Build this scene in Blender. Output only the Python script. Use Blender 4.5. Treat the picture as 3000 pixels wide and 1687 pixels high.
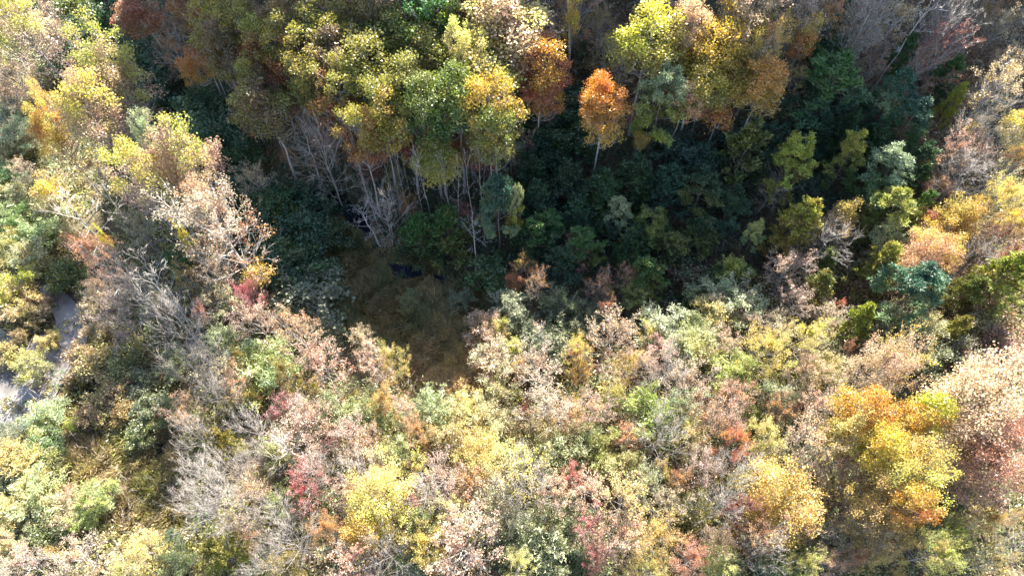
import bpy, math, random
import numpy as np
from mathutils import Vector

for o in list(bpy.data.objects):
    bpy.data.objects.remove(o, do_unlink=True)
scene = bpy.context.scene
COL = scene.collection

# ------------------------------------------------------------------ camera, sky, sun, exposure
CAM_H, PITCH, HFOV = 75.0, 60.0, 73.0          # drone hovering over the valley, looking 60 degrees down
cam_data = bpy.data.cameras.new('camera')
cam_data.sensor_width = 36.0
cam_data.lens = 18.0 / math.tan(math.radians(HFOV / 2))
cam_data.clip_start, cam_data.clip_end = 0.5, 6000.0
cam = bpy.data.objects.new('camera', cam_data)
cam.location = (0, 0, CAM_H)
cam.rotation_euler = (math.radians(90 - PITCH), 0, 0)
COL.objects.link(cam)
scene.camera = cam

SUN_EL, SUN_AZ = 40.0, 16.0                    # azimuth clockwise from +Y
world = bpy.data.worlds.new('World')
scene.world = world
world.use_nodes = True
wn = world.node_tree
wn.nodes.clear()
w_out = wn.nodes.new('ShaderNodeOutputWorld')
w_bg = wn.nodes.new('ShaderNodeBackground')
w_sky = wn.nodes.new('ShaderNodeTexSky')
w_sky.sky_type = 'NISHITA'
w_sky.sun_disc = False
w_sky.sun_elevation = math.radians(SUN_EL)
w_sky.sun_rotation = math.radians(SUN_AZ)
w_sky.air_density, w_sky.dust_density, w_sky.ozone_density = 1.0, 1.0, 1.0
w_bg.inputs['Strength'].default_value = 0.086
wn.links.new(w_sky.outputs[0], w_bg.inputs['Color'])
wn.links.new(w_bg.outputs[0], w_out.inputs['Surface'])

sun_data = bpy.data.lights.new('sun', 'SUN')
sun_data.energy = 5.0
sun_data.angle = math.radians(0.5)
sun_data.color = (1.0, 0.93, 0.82)
sun = bpy.data.objects.new('sun', sun_data)
sdir = Vector((math.sin(math.radians(SUN_AZ)) * math.cos(math.radians(SUN_EL)),
               math.cos(math.radians(SUN_AZ)) * math.cos(math.radians(SUN_EL)),
               math.sin(math.radians(SUN_EL))))
sun.rotation_euler = sdir.to_track_quat('Z', 'Y').to_euler()
sun.location = sdir * 300
COL.objects.link(sun)

scene.view_settings.view_transform = 'Standard'
scene.view_settings.look = 'None'
scene.view_settings.gamma = 1.0
scene.view_settings.exposure = 2.65
scene.view_settings.use_curve_mapping = False
scene.render.engine = 'CYCLES'
scene.cycles.max_bounces = 6
scene.cycles.diffuse_bounces = 3
scene.cycles.transmission_bounces = 4
scene.cycles.use_denoising = True
scene.cycles.denoiser = 'OPENIMAGEDENOISE'
scene.cycles.denoising_input_passes = 'RGB_ALBEDO_NORMAL'

# ------------------------------------------------------------------ picture <-> ground
F = 1500.0 / math.tan(math.radians(HFOV / 2))
SP, CP = math.sin(math.radians(PITCH)), math.cos(math.radians(PITCH))

def softplus(v, k):
    return k * np.logaddexp(0.0, np.asarray(v, float) / k)

def sstep(a, b, v):
    t = np.clip((np.asarray(v, float) - a) / (b - a), 0, 1)
    return t * t * (3 - 2 * t)

def terrain(x, y):
    """Height of the ground: flat valley floor, wooded hill behind it, a bank rising on the east side."""
    x = np.asarray(x, float); y = np.asarray(y, float)
    y0 = np.interp(x, [-70, -55, -40, -20, 0, 20, 45, 70], [90, 80, 66, 60, 54, 50, 52, 62])
    m = np.interp(x, [-80, -55, -30, -5, 20, 45, 75], [.55, .70, .72, .55, .68, .66, .52])
    hill = softplus(y - y0, 4.0) * m
    steep = softplus(y - 82 - np.interp(x, [-60, 0, 60], [8, 0, 4]), 4.0) * np.interp(x, [-90, -55, -40, -34, -26, -5, 8, 20, 40, 52, 80], [.15, .15, .40, .60, .88, .95, .85, .72, .80, .98, .7])
    crest = np.interp(x, [-110, -75, -50, -40, -34, -26, -14, 4, 14, 25, 43, 53, 62, 76, 100], [24, 28, 42, 52, 64, 78, 83, 81, 77, 78, 77, 80, 80, 72, 60])
    h = hill + steep
    h = crest - softplus(crest - h, 4.0)                    # level off at the unseen ridge, its crest shaped to shade the valley
    east = softplus(x - 24 - 0.10 * y, 6.0) * 0.26
    south = softplus(14 - y, 5.0) * 0.16
    bumps = 0.45 * np.sin(x * .21 + 1.3) * np.sin(y * .18 + .4) + 0.25 * np.sin(x * .47 + y * .31) + 0.12 * np.sin(x * .9 - y * .8 + 2)
    flat = 1 - .75 * sstep(-20, -36, x) * sstep(60, 45, y)
    return h + east + south + bumps * flat + 0.5

def ray(u, v):
    a, b = (u - 1500.0) / F, (843.5 - v) / F
    d = np.array([a, CP + b * SP, -SP + b * CP])
    return d / np.linalg.norm(d)

def at(u, v, lift=0.0):
    """The point LIFT metres over the ground that a spot of the photograph shows; gives x, y, ground z, distance."""
    d = ray(u, v)
    t, step = 20.0, 1.0
    while t < 500:
        p = d * t
        if CAM_H + p[2] <= float(terrain(p[0], p[1])) + lift:
            break
        t += step
    lo, hi = t - step, t
    for _ in range(18):
        m_ = .5 * (lo + hi); p = d * m_
        if CAM_H + p[2] <= float(terrain(p[0], p[1])) + lift: hi = m_
        else: lo = m_
    p = d * hi
    return p[0], p[1], float(terrain(p[0], p[1])), hi

def project(x, y, z):
    dz = z - CAM_H
    depth = y * CP - dz * SP
    return 1500 + F * x / depth, 843.5 - F * (y * SP + dz * CP) / depth

# ------------------------------------------------------------------ materials
def new_mat(name):
    m = bpy.data.materials.new(name)
    m.use_nodes = True
    nt = m.node_tree
    nt.nodes.clear()
    return m, nt, nt.nodes.new, nt.links.new

def leaf_surface(nt, N, L, colour, rough=.40, spec=.9, trans=.38):
    out = N('ShaderNodeOutputMaterial')
    p = N('ShaderNodeBsdfPrincipled')
    p.inputs['Roughness'].default_value = rough
    p.inputs['Specular IOR Level'].default_value = spec
    tr = N('ShaderNodeBsdfTranslucent')
    mix = N('ShaderNodeMixShader')
    mix.inputs[0].default_value = trans
    L(colour, p.inputs['Base Color'])
    gm = N('ShaderNodeHueSaturation')
    gm.inputs['Saturation'].default_value = 1.15
    gm.inputs['Value'].default_value = 1.25
    L(colour, gm.inputs['Color'])
    L(gm.outputs[0], tr.inputs['Color'])
    L(p.outputs[0], mix.inputs[1]); L(tr.outputs[0], mix.inputs[2])
    L(mix.outputs[0], out.inputs['Surface'])

def leaf_material(name, rough=.45, spec=.7, trans=.38):
    """Leaf pigment: each tree carries two colours (object colour = its turned outer leaves, under_colour = the rest)."""
    m, nt, N, L = new_mat(name)
    var = N('ShaderNodeAttribute'); var.attribute_name = 'leaf_variation'
    sep = N('ShaderNodeSeparateColor'); L(var.outputs['Color'], sep.inputs[0])
    info = N('ShaderNodeObjectInfo')
    und = N('ShaderNodeAttribute'); und.attribute_type = 'OBJECT'; und.attribute_name = 'under_colour'
    a = N('ShaderNodeMath'); a.operation = 'MULTIPLY'; a.inputs[1].default_value = .62; L(sep.outputs[1], a.inputs[0])
    b = N('ShaderNodeMath'); b.operation = 'MULTIPLY_ADD'; b.inputs[1].default_value = .38; L(sep.outputs[2], b.inputs[0]); L(a.outputs[0], b.inputs[2])
    r0 = N('ShaderNodeMath'); r0.operation = 'MULTIPLY_ADD'; r0.inputs[1].default_value = .22; L(sep.outputs[0], r0.inputs[0]); L(b.outputs[0], r0.inputs[2])
    rng = N('ShaderNodeMapRange'); rng.inputs['From Min'].default_value = .50; rng.inputs['From Max'].default_value = .78
    L(r0.outputs[0], rng.inputs['Value'])
    mx = N('ShaderNodeMix'); mx.data_type = 'RGBA'
    L(rng.outputs[0], mx.inputs[0]); L(und.outputs['Color'], mx.inputs[6]); L(info.outputs['Color'], mx.inputs[7])
    hsv = N('ShaderNodeHueSaturation')
    hv = N('ShaderNodeMapRange'); hv.inputs['To Min'].default_value = .478; hv.inputs['To Max'].default_value = .522
    L(sep.outputs[2], hv.inputs['Value']); L(hv.outputs[0], hsv.inputs['Hue'])
    vv = N('ShaderNodeMapRange'); vv.inputs['To Min'].default_value = .62; vv.inputs['To Max'].default_value = 1.35
    L(sep.outputs[0], vv.inputs['Value']); L(vv.outputs[0], hsv.inputs['Value'])
    L(mx.outputs[2], hsv.inputs['Color'])
    leaf_surface(nt, N, L, hsv.outputs[0], rough, spec, trans)
    return m

def brush_material(name, trans=.35, rough=.42, spec=.8):
    """Undergrowth leaves: pigment stored per leaf."""
    m, nt, N, L = new_mat(name)
    var = N('ShaderNodeAttribute'); var.attribute_name = 'pigment'
    leaf_surface(nt, N, L, var.outputs['Color'], rough, spec, trans)
    return m

def bark_material(name, c0, c1):
    m, nt, N, L = new_mat(name)
    out = N('ShaderNodeOutputMaterial'); p = N('ShaderNodeBsdfPrincipled')
    tc = N('ShaderNodeTexCoord'); nz = N('ShaderNodeTexNoise')
    nz.inputs['Scale'].default_value = 2.2; nz.inputs['Detail'].default_value = 5
    L(tc.outputs['Object'], nz.inputs['Vector'])
    rp = N('ShaderNodeValToRGB')
    rp.color_ramp.elements[0].position = .35; rp.color_ramp.elements[0].color = (*c0, 1)
    rp.color_ramp.elements[1].position = .68; rp.color_ramp.elements[1].color = (*c1, 1)
    L(nz.outputs[0], rp.inputs[0])
    info = N('ShaderNodeObjectInfo'); hsv = N('ShaderNodeHueSaturation')
    vr = N('ShaderNodeMapRange'); vr.inputs['To Min'].default_value = .75; vr.inputs['To Max'].default_value = 1.2
    L(info.outputs['Random'], vr.inputs['Value']); L(vr.outputs[0], hsv.inputs['Value']); L(rp.outputs[0], hsv.inputs['Color'])
    L(hsv.outputs[0], p.inputs['Base Color'])
    p.inputs['Roughness'].default_value = .7
    bp = N('ShaderNodeBump'); bp.inputs['Strength'].default_value = .5; L(nz.outputs[0], bp.inputs['Height']); L(bp.outputs[0], p.inputs['Normal'])
    L(p.outputs[0], out.inputs['Surface'])
    return m

M_LEAF = leaf_material('broad_leaf')
M_NEEDLE = leaf_material('needle', .5, .5, .22)
M_BRUSH = brush_material('brush_leaf')
M_GRASS = brush_material('dry_grass', .4, .55, .5)
M_BARK_PALE = bark_material('pale_bark', (.20, .175, .155), (.38, .345, .315))
M_BARK_WHITE = bark_material('white_bark', (.26, .235, .215), (.46, .43, .40))
M_BARK_GREY = bark_material('grey_bark', (.20, .175, .15), (.40, .36, .32))
M_BARK_BROWN = bark_material('brown_bark', (.10, .075, .06), (.22, .17, .13))
M_DEAD = bark_material('dead_wood', (.42, .40, .37), (.66, .63, .58))

def ground_material():
    m, nt, N, L = new_mat('forest_floor')
    out = N('ShaderNodeOutputMaterial'); p = N('ShaderNodeBsdfPrincipled')
    tc = N('ShaderNodeTexCoord')
    n1 = N('ShaderNodeTexNoise'); n1.inputs['Scale'].default_value = .16; n1.inputs['Detail'].default_value = 8
    n2 = N('ShaderNodeTexNoise'); n2.inputs['Scale'].default_value = 3.5; n2.inputs['Detail'].default_value = 9; n2.inputs['Roughness'].default_value = .7
    v = N('ShaderNodeTexVoronoi'); v.inputs['Scale'].default_value = 7.0
    for n in (n1, n2, v): L(tc.outputs['Object'], n.inputs['Vector'])
    r1 = N('ShaderNodeValToRGB'); e = r1.color_ramp.elements
    e[0].position = .30; e[0].color = (.050, .036, .024, 1)
    e[1].position = .72; e[1].color = (.15, .10, .060, 1)
    q = e.new(.5); q.color = (.075, .060, .034, 1)
    L(n2.outputs[0], r1.inputs[0])
    r2 = N('ShaderNodeValToRGB'); e = r2.color_ramp.elements
    e[0].position = .42; e[0].color = (.050, .060, .022, 1)
    e[1].position = .62; e[1].color = (.13, .080, .045, 1)
    L(n1.outputs[0], r2.inputs[0])
    mx = N('ShaderNodeMix'); mx.data_type = 'RGBA'; mx.inputs[0].default_value = .45
    L(r1.outputs[0], mx.inputs[6]); L(r2.outputs[0], mx.inputs[7])
    hsv = N('ShaderNodeHueSaturation'); L(mx.outputs[2], hsv.inputs['Color'])
    vr = N('ShaderNodeMapRange'); vr.inputs['To Min'].default_value = .5; vr.inputs['To Max'].default_value = 1.5
    sp = N('ShaderNodeSeparateColor'); L(v.outputs['Color'], sp.inputs[0]); L(sp.outputs[0], vr.inputs['Value']); L(vr.outputs[0], hsv.inputs['Value'])
    L(hsv.outputs[0], p.inputs['Base Color']); p.inputs['Roughness'].default_value = .9
    bp = N('ShaderNodeBump'); bp.inputs['Strength'].default_value = .8; bp.inputs['Distance'].default_value = .15
    L(n2.outputs[0], bp.inputs['Height']); L(bp.outputs[0], p.inputs['Normal'])
    L(p.outputs[0], out.inputs['Surface'])
    return m

def water_material(name, deep, silt, rough):
    m, nt, N, L = new_mat(name)
    out = N('ShaderNodeOutputMaterial'); p = N('ShaderNodeBsdfPrincipled')
    tc = N('ShaderNodeTexCoord'); n = N('ShaderNodeTexNoise'); n.inputs['Scale'].default_value = .35; n.inputs['Detail'].default_value = 6
    L(tc.outputs['Object'], n.inputs['Vector'])
    r = N('ShaderNodeValToRGB'); e = r.color_ramp.elements
    e[0].position = .36; e[0].color = (*deep, 1); e[1].position = .6; e[1].color = (*silt, 1)
    L(n.outputs[0], r.inputs[0]); L(r.outputs[0], p.inputs['Base Color'])
    p.inputs['Roughness'].default_value = rough; p.inputs['IOR'].default_value = 1.33
    n2 = N('ShaderNodeTexNoise'); n2.inputs['Scale'].default_value = 4.0; L(tc.outputs['Object'], n2.inputs['Vector'])
    bp = N('ShaderNodeBump'); bp.inputs['Strength'].default_value = .12; bp.inputs['Distance'].default_value = .05
    L(n2.outputs[0], bp.inputs['Height']); L(bp.outputs[0], p.inputs['Normal'])
    L(p.outputs[0], out.inputs['Surface'])
    return m

# ------------------------------------------------------------------ mesh helpers
def mesh_from(name, verts, faces_n, mat, attr=None, attr_name='leaf_variation', smooth=False):
    """faces_n: list of int arrays (n, k); attr: (nverts, 4)."""
    me = bpy.data.meshes.new(name)
    nv = len(verts)
    me.vertices.add(nv)
    me.vertices.foreach_set('co', np.asarray(verts, np.float32).ravel())
    loops = np.concatenate([f.ravel() for f in faces_n]).astype(np.int32)
    sizes = np.concatenate([np.full(len(f), f.shape[1], np.int32) for f in faces_n])
    me.loops.add(len(loops)); me.loops.foreach_set('vertex_index', loops)
    me.polygons.add(len(sizes))
    starts = np.concatenate([[0], np.cumsum(sizes)[:-1]]).astype(np.int32)
    me.polygons.foreach_set('loop_start', starts)
    me.update(calc_edges=True)
    if smooth:
        me.polygons.foreach_set('use_smooth', np.ones(len(sizes), bool))
    if attr is not None:
        a = me.color_attributes.new(attr_name, 'FLOAT_COLOR', 'POINT')
        a.data.foreach_set('color', np.asarray(attr, np.float32).ravel())
    me.materials.append(mat)
    me.validate()
    return me

def unit(v):
    v = np.asarray(v, float)
    return v / np.maximum(np.linalg.norm(v, axis=-1, keepdims=True), 1e-9)

class Tubes:
    """Collects tapered prisms; every path is a list of points with radii."""
    def __init__(self): self.v, self.f, self.n = [], [], 0
    def add(self, pts, rad, sides=4):
        pts = np.asarray(pts, float); k = len(pts)
        d = unit(np.gradient(pts, axis=0))
        ref = np.array([0, 0, 1.]) if abs(d[0][2]) < .9 else np.array([1., 0, 0])
        a = unit(np.cross(d, ref)); b = np.cross(d, a)
        th = np.arange(sides) * 2 * math.pi / sides
        ring = (a[:, None, :] * np.cos(th)[None, :, None] + b[:, None, :] * np.sin(th)[None, :, None]) * np.asarray(rad)[:, None, None]
        self.v.append((pts[:, None, :] + ring).reshape(-1, 3))
        i = np.arange(k - 1)[:, None] * sides; j = np.arange(sides)[None, :]; j2 = (j + 1) % sides
        q = np.stack([i + j, i + j2, i + sides + j2, i + sides + j], -1).reshape(-1, 4) + self.n
        self.f.append(q); self.n += k * sides
    def mesh(self, name, mat):
        return mesh_from(name, np.concatenate(self.v), [np.concatenate(self.f)], mat, smooth=True)

def leaf_arrays(rng, pos, axis, length, width, fold=.25):
    """Kite-shaped leaves: one folded quad each."""
    n = len(pos)
    axis = unit(axis)
    side = unit(np.cross(axis, unit(rng.normal(size=(n, 3)))))
    nor = np.cross(axis, side)
    l = np.asarray(length)[:, None]; w = np.asarray(width)[:, None]
    base = pos - axis * l * .5
    v = np.stack([base, base + axis * l * .45 + side * w * .5 + nor * w * fold, base + axis * l, base + axis * l * .45 - side * w * .5 + nor * w * fold], 1)
    f = np.arange(n * 4).reshape(n, 4)
    return v.reshape(-1, 3), f
# ------------------------------------------------------------------ ground and water
def build_ground():
    xs = np.concatenate([[-3000, -1200, -600, -350, -240, -180], np.arange(-150, 150.1, 1.5), [180, 240, 350, 600, 1200, 3000]])
    ys = np.concatenate([[-3000, -1200, -500, -250, -140, -90, -60, -45], np.arange(-36, 180.1, 1.5), [200, 240, 350, 600, 1200, 3000]])
    X, Y = np.meshgrid(xs, ys)
    Z = terrain(np.clip(X, -150, 150), np.clip(Y, -36, 180))
    V = np.stack([X, Y, Z], -1).reshape(-1, 3)
    nx, ny = len(xs), len(ys)
    i = (np.arange(ny - 1)[:, None] * nx + np.arange(nx - 1)[None, :]).ravel()
    Fq = np.stack([i, i + 1, i + nx + 1, i + nx], -1)
    o = bpy.data.objects.new('ground', mesh_from('ground', V, [Fq], ground_material(), smooth=True))
    COL.objects.link(o)
    o['kind'] = 'structure'; o['label'] = 'leaf strewn forest floor of the valley and its wooded hillside'
    return o

def poly_sheet(name, pix, mat, lift, label):
    pts = [at(u, v) for u, v in pix]
    P = np.array([[p[0], p[1]] for p in pts])
    # smooth the outline (Chaikin)
    for _ in range(2):
        Q = np.roll(P, -1, 0)
        P = np.stack([.75 * P + .25 * Q, .25 * P + .75 * Q], 1).reshape(-1, 2)
    import bmesh
    bm = bmesh.new()
    level = float(np.mean([p[2] for p in pts])) + lift
    vs = [bm.verts.new((x, y, level)) for x, y in P]
    bm.faces.new(vs)
    bmesh.ops.triangulate(bm, faces=bm.faces[:])
    me = bpy.data.meshes.new(name); bm.to_mesh(me); bm.free()
    me.materials.append(mat)
    o = bpy.data.objects.new(name, me); COL.objects.link(o)
    o['kind'] = 'structure'; o['label'] = label
    return P

build_ground()
M_POND = water_material('silty_water', (.11, .10, .092), (.19, .178, .175), .22)
M_CREEK = water_material('dark_water', (.006, .007, .014), (.016, .018, .03), .12)
POND_PX = [(118, 838), (160, 836), (200, 862), (250, 920), (265, 985), (245, 1045), (220, 1095), (180, 1135), (150, 1200), (90, 1245), (30, 1290), (-80, 1310),
           (-160, 1200), (-150, 930), (-20, 945), (35, 985), (75, 1012), (105, 985), (160, 985), (172, 945), (150, 905), (128, 880)]
POND_XY = poly_sheet('pond', POND_PX, M_POND, .34, 'pale silty pond reflecting the sky at the edge of the marsh')
CREEK_OPEN = [[(1015, 605), (1060, 610), (1092, 650), (1100, 690), (1076, 700), (1040, 660)],
              [(1128, 775), (1180, 775), (1235, 790), (1250, 812), (1215, 822), (1165, 812)], [(1262, 806), (1300, 812), (1296, 826), (1268, 824)],
              [(250, 1138), (285, 1140), (300, 1172), (280, 1186), (258, 1165)], [(270, 1170), (312, 1175), (330, 1192), (290, 1196)],
              [(442, 1302), (485, 1298), (498, 1320), (484, 1340), (462, 1330)], [(570, 1575), (596, 1570), (600, 1610), (580, 1630)]]

def creek(path, half, label):
    """A winding ribbon of still water."""
    P = np.array([at(u, v)[:2] for u, v in path])
    t = np.linspace(0, len(P) - 1, 12 * len(P)); i = np.arange(len(P))
    C = np.stack([np.interp(t, i, P[:, k]) for k in (0, 1)], -1)
    for _ in range(12): C[1:-1] = .25 * C[:-2] + .5 * C[1:-1] + .25 * C[2:]
    d = unit(np.gradient(C, axis=0)); nrm = np.stack([-d[:, 1], d[:, 0]], -1)
    wd = half * (1 + .35 * np.sin(t * 2.3) + .2 * np.sin(t * 5.1 + 1)); wd[0] = wd[-1] = .1
    A, B = C + nrm * wd[:, None], C - nrm * wd[:, None]
    z = np.minimum.accumulate(terrain(C[:, 0], C[:, 1])) + .28
    V = np.concatenate([np.column_stack([A, z]), np.column_stack([B, z])]); n = len(C); k = np.arange(n - 1)
    o = bpy.data.objects.new('creek_water', mesh_from('creek_water', V, [np.stack([k, k + n, k + n + 1, k + 1], -1)], M_CREEK, smooth=True))
    COL.objects.link(o); o['kind'] = 'structure'; o['label'] = label

creek([(985, 560), (1040, 630), (1085, 680), (1130, 770), (1200, 795), (1280, 815), (1390, 834), (1450, 855)], 1.0, 'dark still creek winding through the shaded valley bottom')
creek([(235, 1120), (280, 1165), (330, 1195), (400, 1270), (470, 1318), (530, 1420), (575, 1530), (585, 1620), (590, 1720)], .9, 'dark ditch of still water along the lower marsh')

# ------------------------------------------------------------------ tree prototypes
GOLDEN = 2.39996

def skeleton(rng, H, W, cb, e0, e1, nP, nS, nT, prof, r0, bend=.25, lean=.02, top=.96, droop=0.0, thin=1.0):
    """Trunk, limbs and twigs as lists of (points, radii); twig segments as arrays with the number of their limb."""
    tr_pts = np.zeros((8, 3)); tr_pts[:, 2] = np.linspace(0, H * top, 8)
    wob = np.cumsum(rng.normal(0, H * .006, (8, 2)), 0); wob[0] = 0
    tr_pts[:, :2] = wob + np.linspace(0, 1, 8)[:, None] * rng.normal(0, lean * H, 2)
    tr_rad = r0 * (1 - np.linspace(0, .93, 8)) ** .9; tr_rad[0] *= 1.35
    limbs, twigs, seg = [], [], []
    az = rng.uniform(0, 6.28)
    for i in range(nP):
        s = (i + .5 + rng.uniform(-.35, .35)) / nP
        t = cb + (1 - cb) * s
        z = t * H * top
        p = np.array([np.interp(z, tr_pts[:, 2], tr_pts[:, k]) for k in range(3)])
        az += GOLDEN + rng.normal(0, .35)
        e = math.radians(e0 + (e1 - e0) * s + rng.normal(0, 6))
        R = W * .5 * prof(s) * rng.uniform(.72, 1.18)
        Ln = R / max(math.cos(e), .25)
        d = np.array([math.cos(e) * math.cos(az), math.cos(e) * math.sin(az), math.sin(e)])
        d2 = unit(d + np.array([0, 0, bend]) + rng.normal(0, .12, 3))
        pts = np.array([p, p + d * Ln * .34, p + d * Ln * .34 + unit(d + d2) * Ln * .36, p + d * Ln * .34 + unit(d + d2) * Ln * .36 + unit(d2 + [0, 0, -droop]) * Ln * .32])
        rr = max(.013 * Ln + .010, .026) * thin
        limbs.append((pts, [rr, rr * .75, rr * .5, rr * .2]))
        bid = rng.uniform()
        for j in range(nS):
            q = .25 + .75 * (j + rng.uniform(.1, .9)) / nS
            c = np.array([np.interp(q * 3, [0, 1, 2, 3], pts[:, k]) for k in range(3)])
            dm = unit(pts[min(int(q * 3) + 1, 3)] - pts[min(int(q * 3), 2)])
            sd = unit(dm + unit(rng.normal(size=3)) * .85 + np.array([0, 0, .12]))
            l2 = Ln * (.46 - .22 * q) * rng.uniform(.7, 1.3) + .12
            e2 = c + sd * l2
            mid = c + sd * l2 * .5 + rng.normal(0, .05 * l2, 3)
            limbs.append((np.array([c, mid, e2]), [rr * .38, rr * .26, rr * .1]))
            sb = .65 * bid + .35 * rng.uniform()
            seg.append((mid, e2, sb))
            for k in range(nT):
                w = rng.uniform(.25, 1.0)
                a = c + (e2 - c) * w
                td = unit(sd + unit(rng.normal(size=3)) * .8 + np.array([0, 0, .15]))
                b = a + td * (l2 * rng.uniform(.3, .65) + .1)
                twigs.append((a, b)); seg.append((a, b, sb))
    return tr_pts, tr_rad, limbs, twigs, seg

def twig_prisms(twigs, r):
    """Very thin three-sided twigs, built in one go."""
    a = np.array([t[0] for t in twigs]); b = np.array([t[1] for t in twigs]); n = len(a)
    d = unit(b - a); ref = np.where(np.abs(d[:, 2:3]) < .9, [[0, 0, 1.]], [[1., 0, 0]])
    s = unit(np.cross(d, ref)); u = np.cross(d, s)
    v = np.stack([a + s * r, a - s * r * .5 + u * r * .87, a - s * r * .5 - u * r * .87, b], 1).reshape(-1, 3)
    i = np.arange(n)[:, None] * 4
    f = np.concatenate([i + [0, 1, 3], i + [1, 2, 3], i + [2, 0, 3]])
    return v, f

def crown_leaves(rng, seg, n, L, spread, H, cb, W, aspect=.8, up=.4, radial_bias=.4, name='crown', mat=None, along=0.0):
    A = np.array([s[0] for s in seg]); B = np.array([s[1] for s in seg]); S = np.array([s[2] for s in seg])
    k = rng.integers(0, len(A), n)
    t = rng.uniform(.2, 1.08, n)[:, None]
    pos = A[k] + (B[k] - A[k]) * t + rng.normal(0, spread, (n, 3)) * [1, 1, .8]
    ax = rng.normal(size=(n, 3)) + np.array([0, 0, -up]) + unit(B[k] - A[k]) * along
    ln = L * rng.uniform(.65, 1.25, n)
    v, f = leaf_arrays(rng, pos, ax, ln, ln * aspect)
    z0 = cb * H
    g = np.clip((pos[:, 2] - z0) / (H - z0), 0, 1)
    rad = np.clip(np.hypot(pos[:, 0], pos[:, 1]) / (W * .5), 0, 1)
    g = (1 - radial_bias) * g + radial_bias * rad * g
    var = np.stack([rng.uniform(0, 1, n), g, S[k], np.ones(n)], -1)
    return v, f, np.repeat(var, 4, 0)

class Proto: pass
def finish(kind, H, W, trunk, limbs, twigs, leaves, bark, leafmat, twig_r=.016, twig_part=False):
    P = Proto(); P.H, P.W = H, W
    tb = Tubes(); tb.add(*trunk, sides=7); P.trunk = tb.mesh('trunk', bark)
    br = Tubes()
    for p, r in limbs: br.add(p, r, 4 if len(p) > 3 else 3)
    v = np.concatenate(br.v); fs = [np.concatenate(br.f)]
    if twigs and not twig_part:
        tv, tf = twig_prisms(twigs, twig_r); fs.append(tf + len(v)); v = np.concatenate([v, tv])
    P.limbs = mesh_from('limbs', v, fs, bark)
    if twig_part:
        tv, tf = twig_prisms(twigs, twig_r); P.crown = mesh_from('twigs', tv, [tf], bark); P.crown_name = 'twigs'
    else:
        P.crown = mesh_from('crown', leaves[0], [leaves[1]], leafmat, leaves[2]); P.crown_name = 'crown'
    co = np.empty(len(P.crown.vertices) * 3, np.float32); P.crown.vertices.foreach_get('co', co); co = co.reshape(-1, 3)
    lo, hi = np.percentile(co, 5, 0), np.percentile(co, 95, 0)      # what the eye takes for the crown
    P.W = float((hi[0] - lo[0] + hi[1] - lo[1]) / 2) * 1.08
    P.mid = (lo + hi) / 2
    P.share = float(P.mid[2]) / H
    P.some = co[::max(1, len(co) // 500)]
    return P

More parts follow.
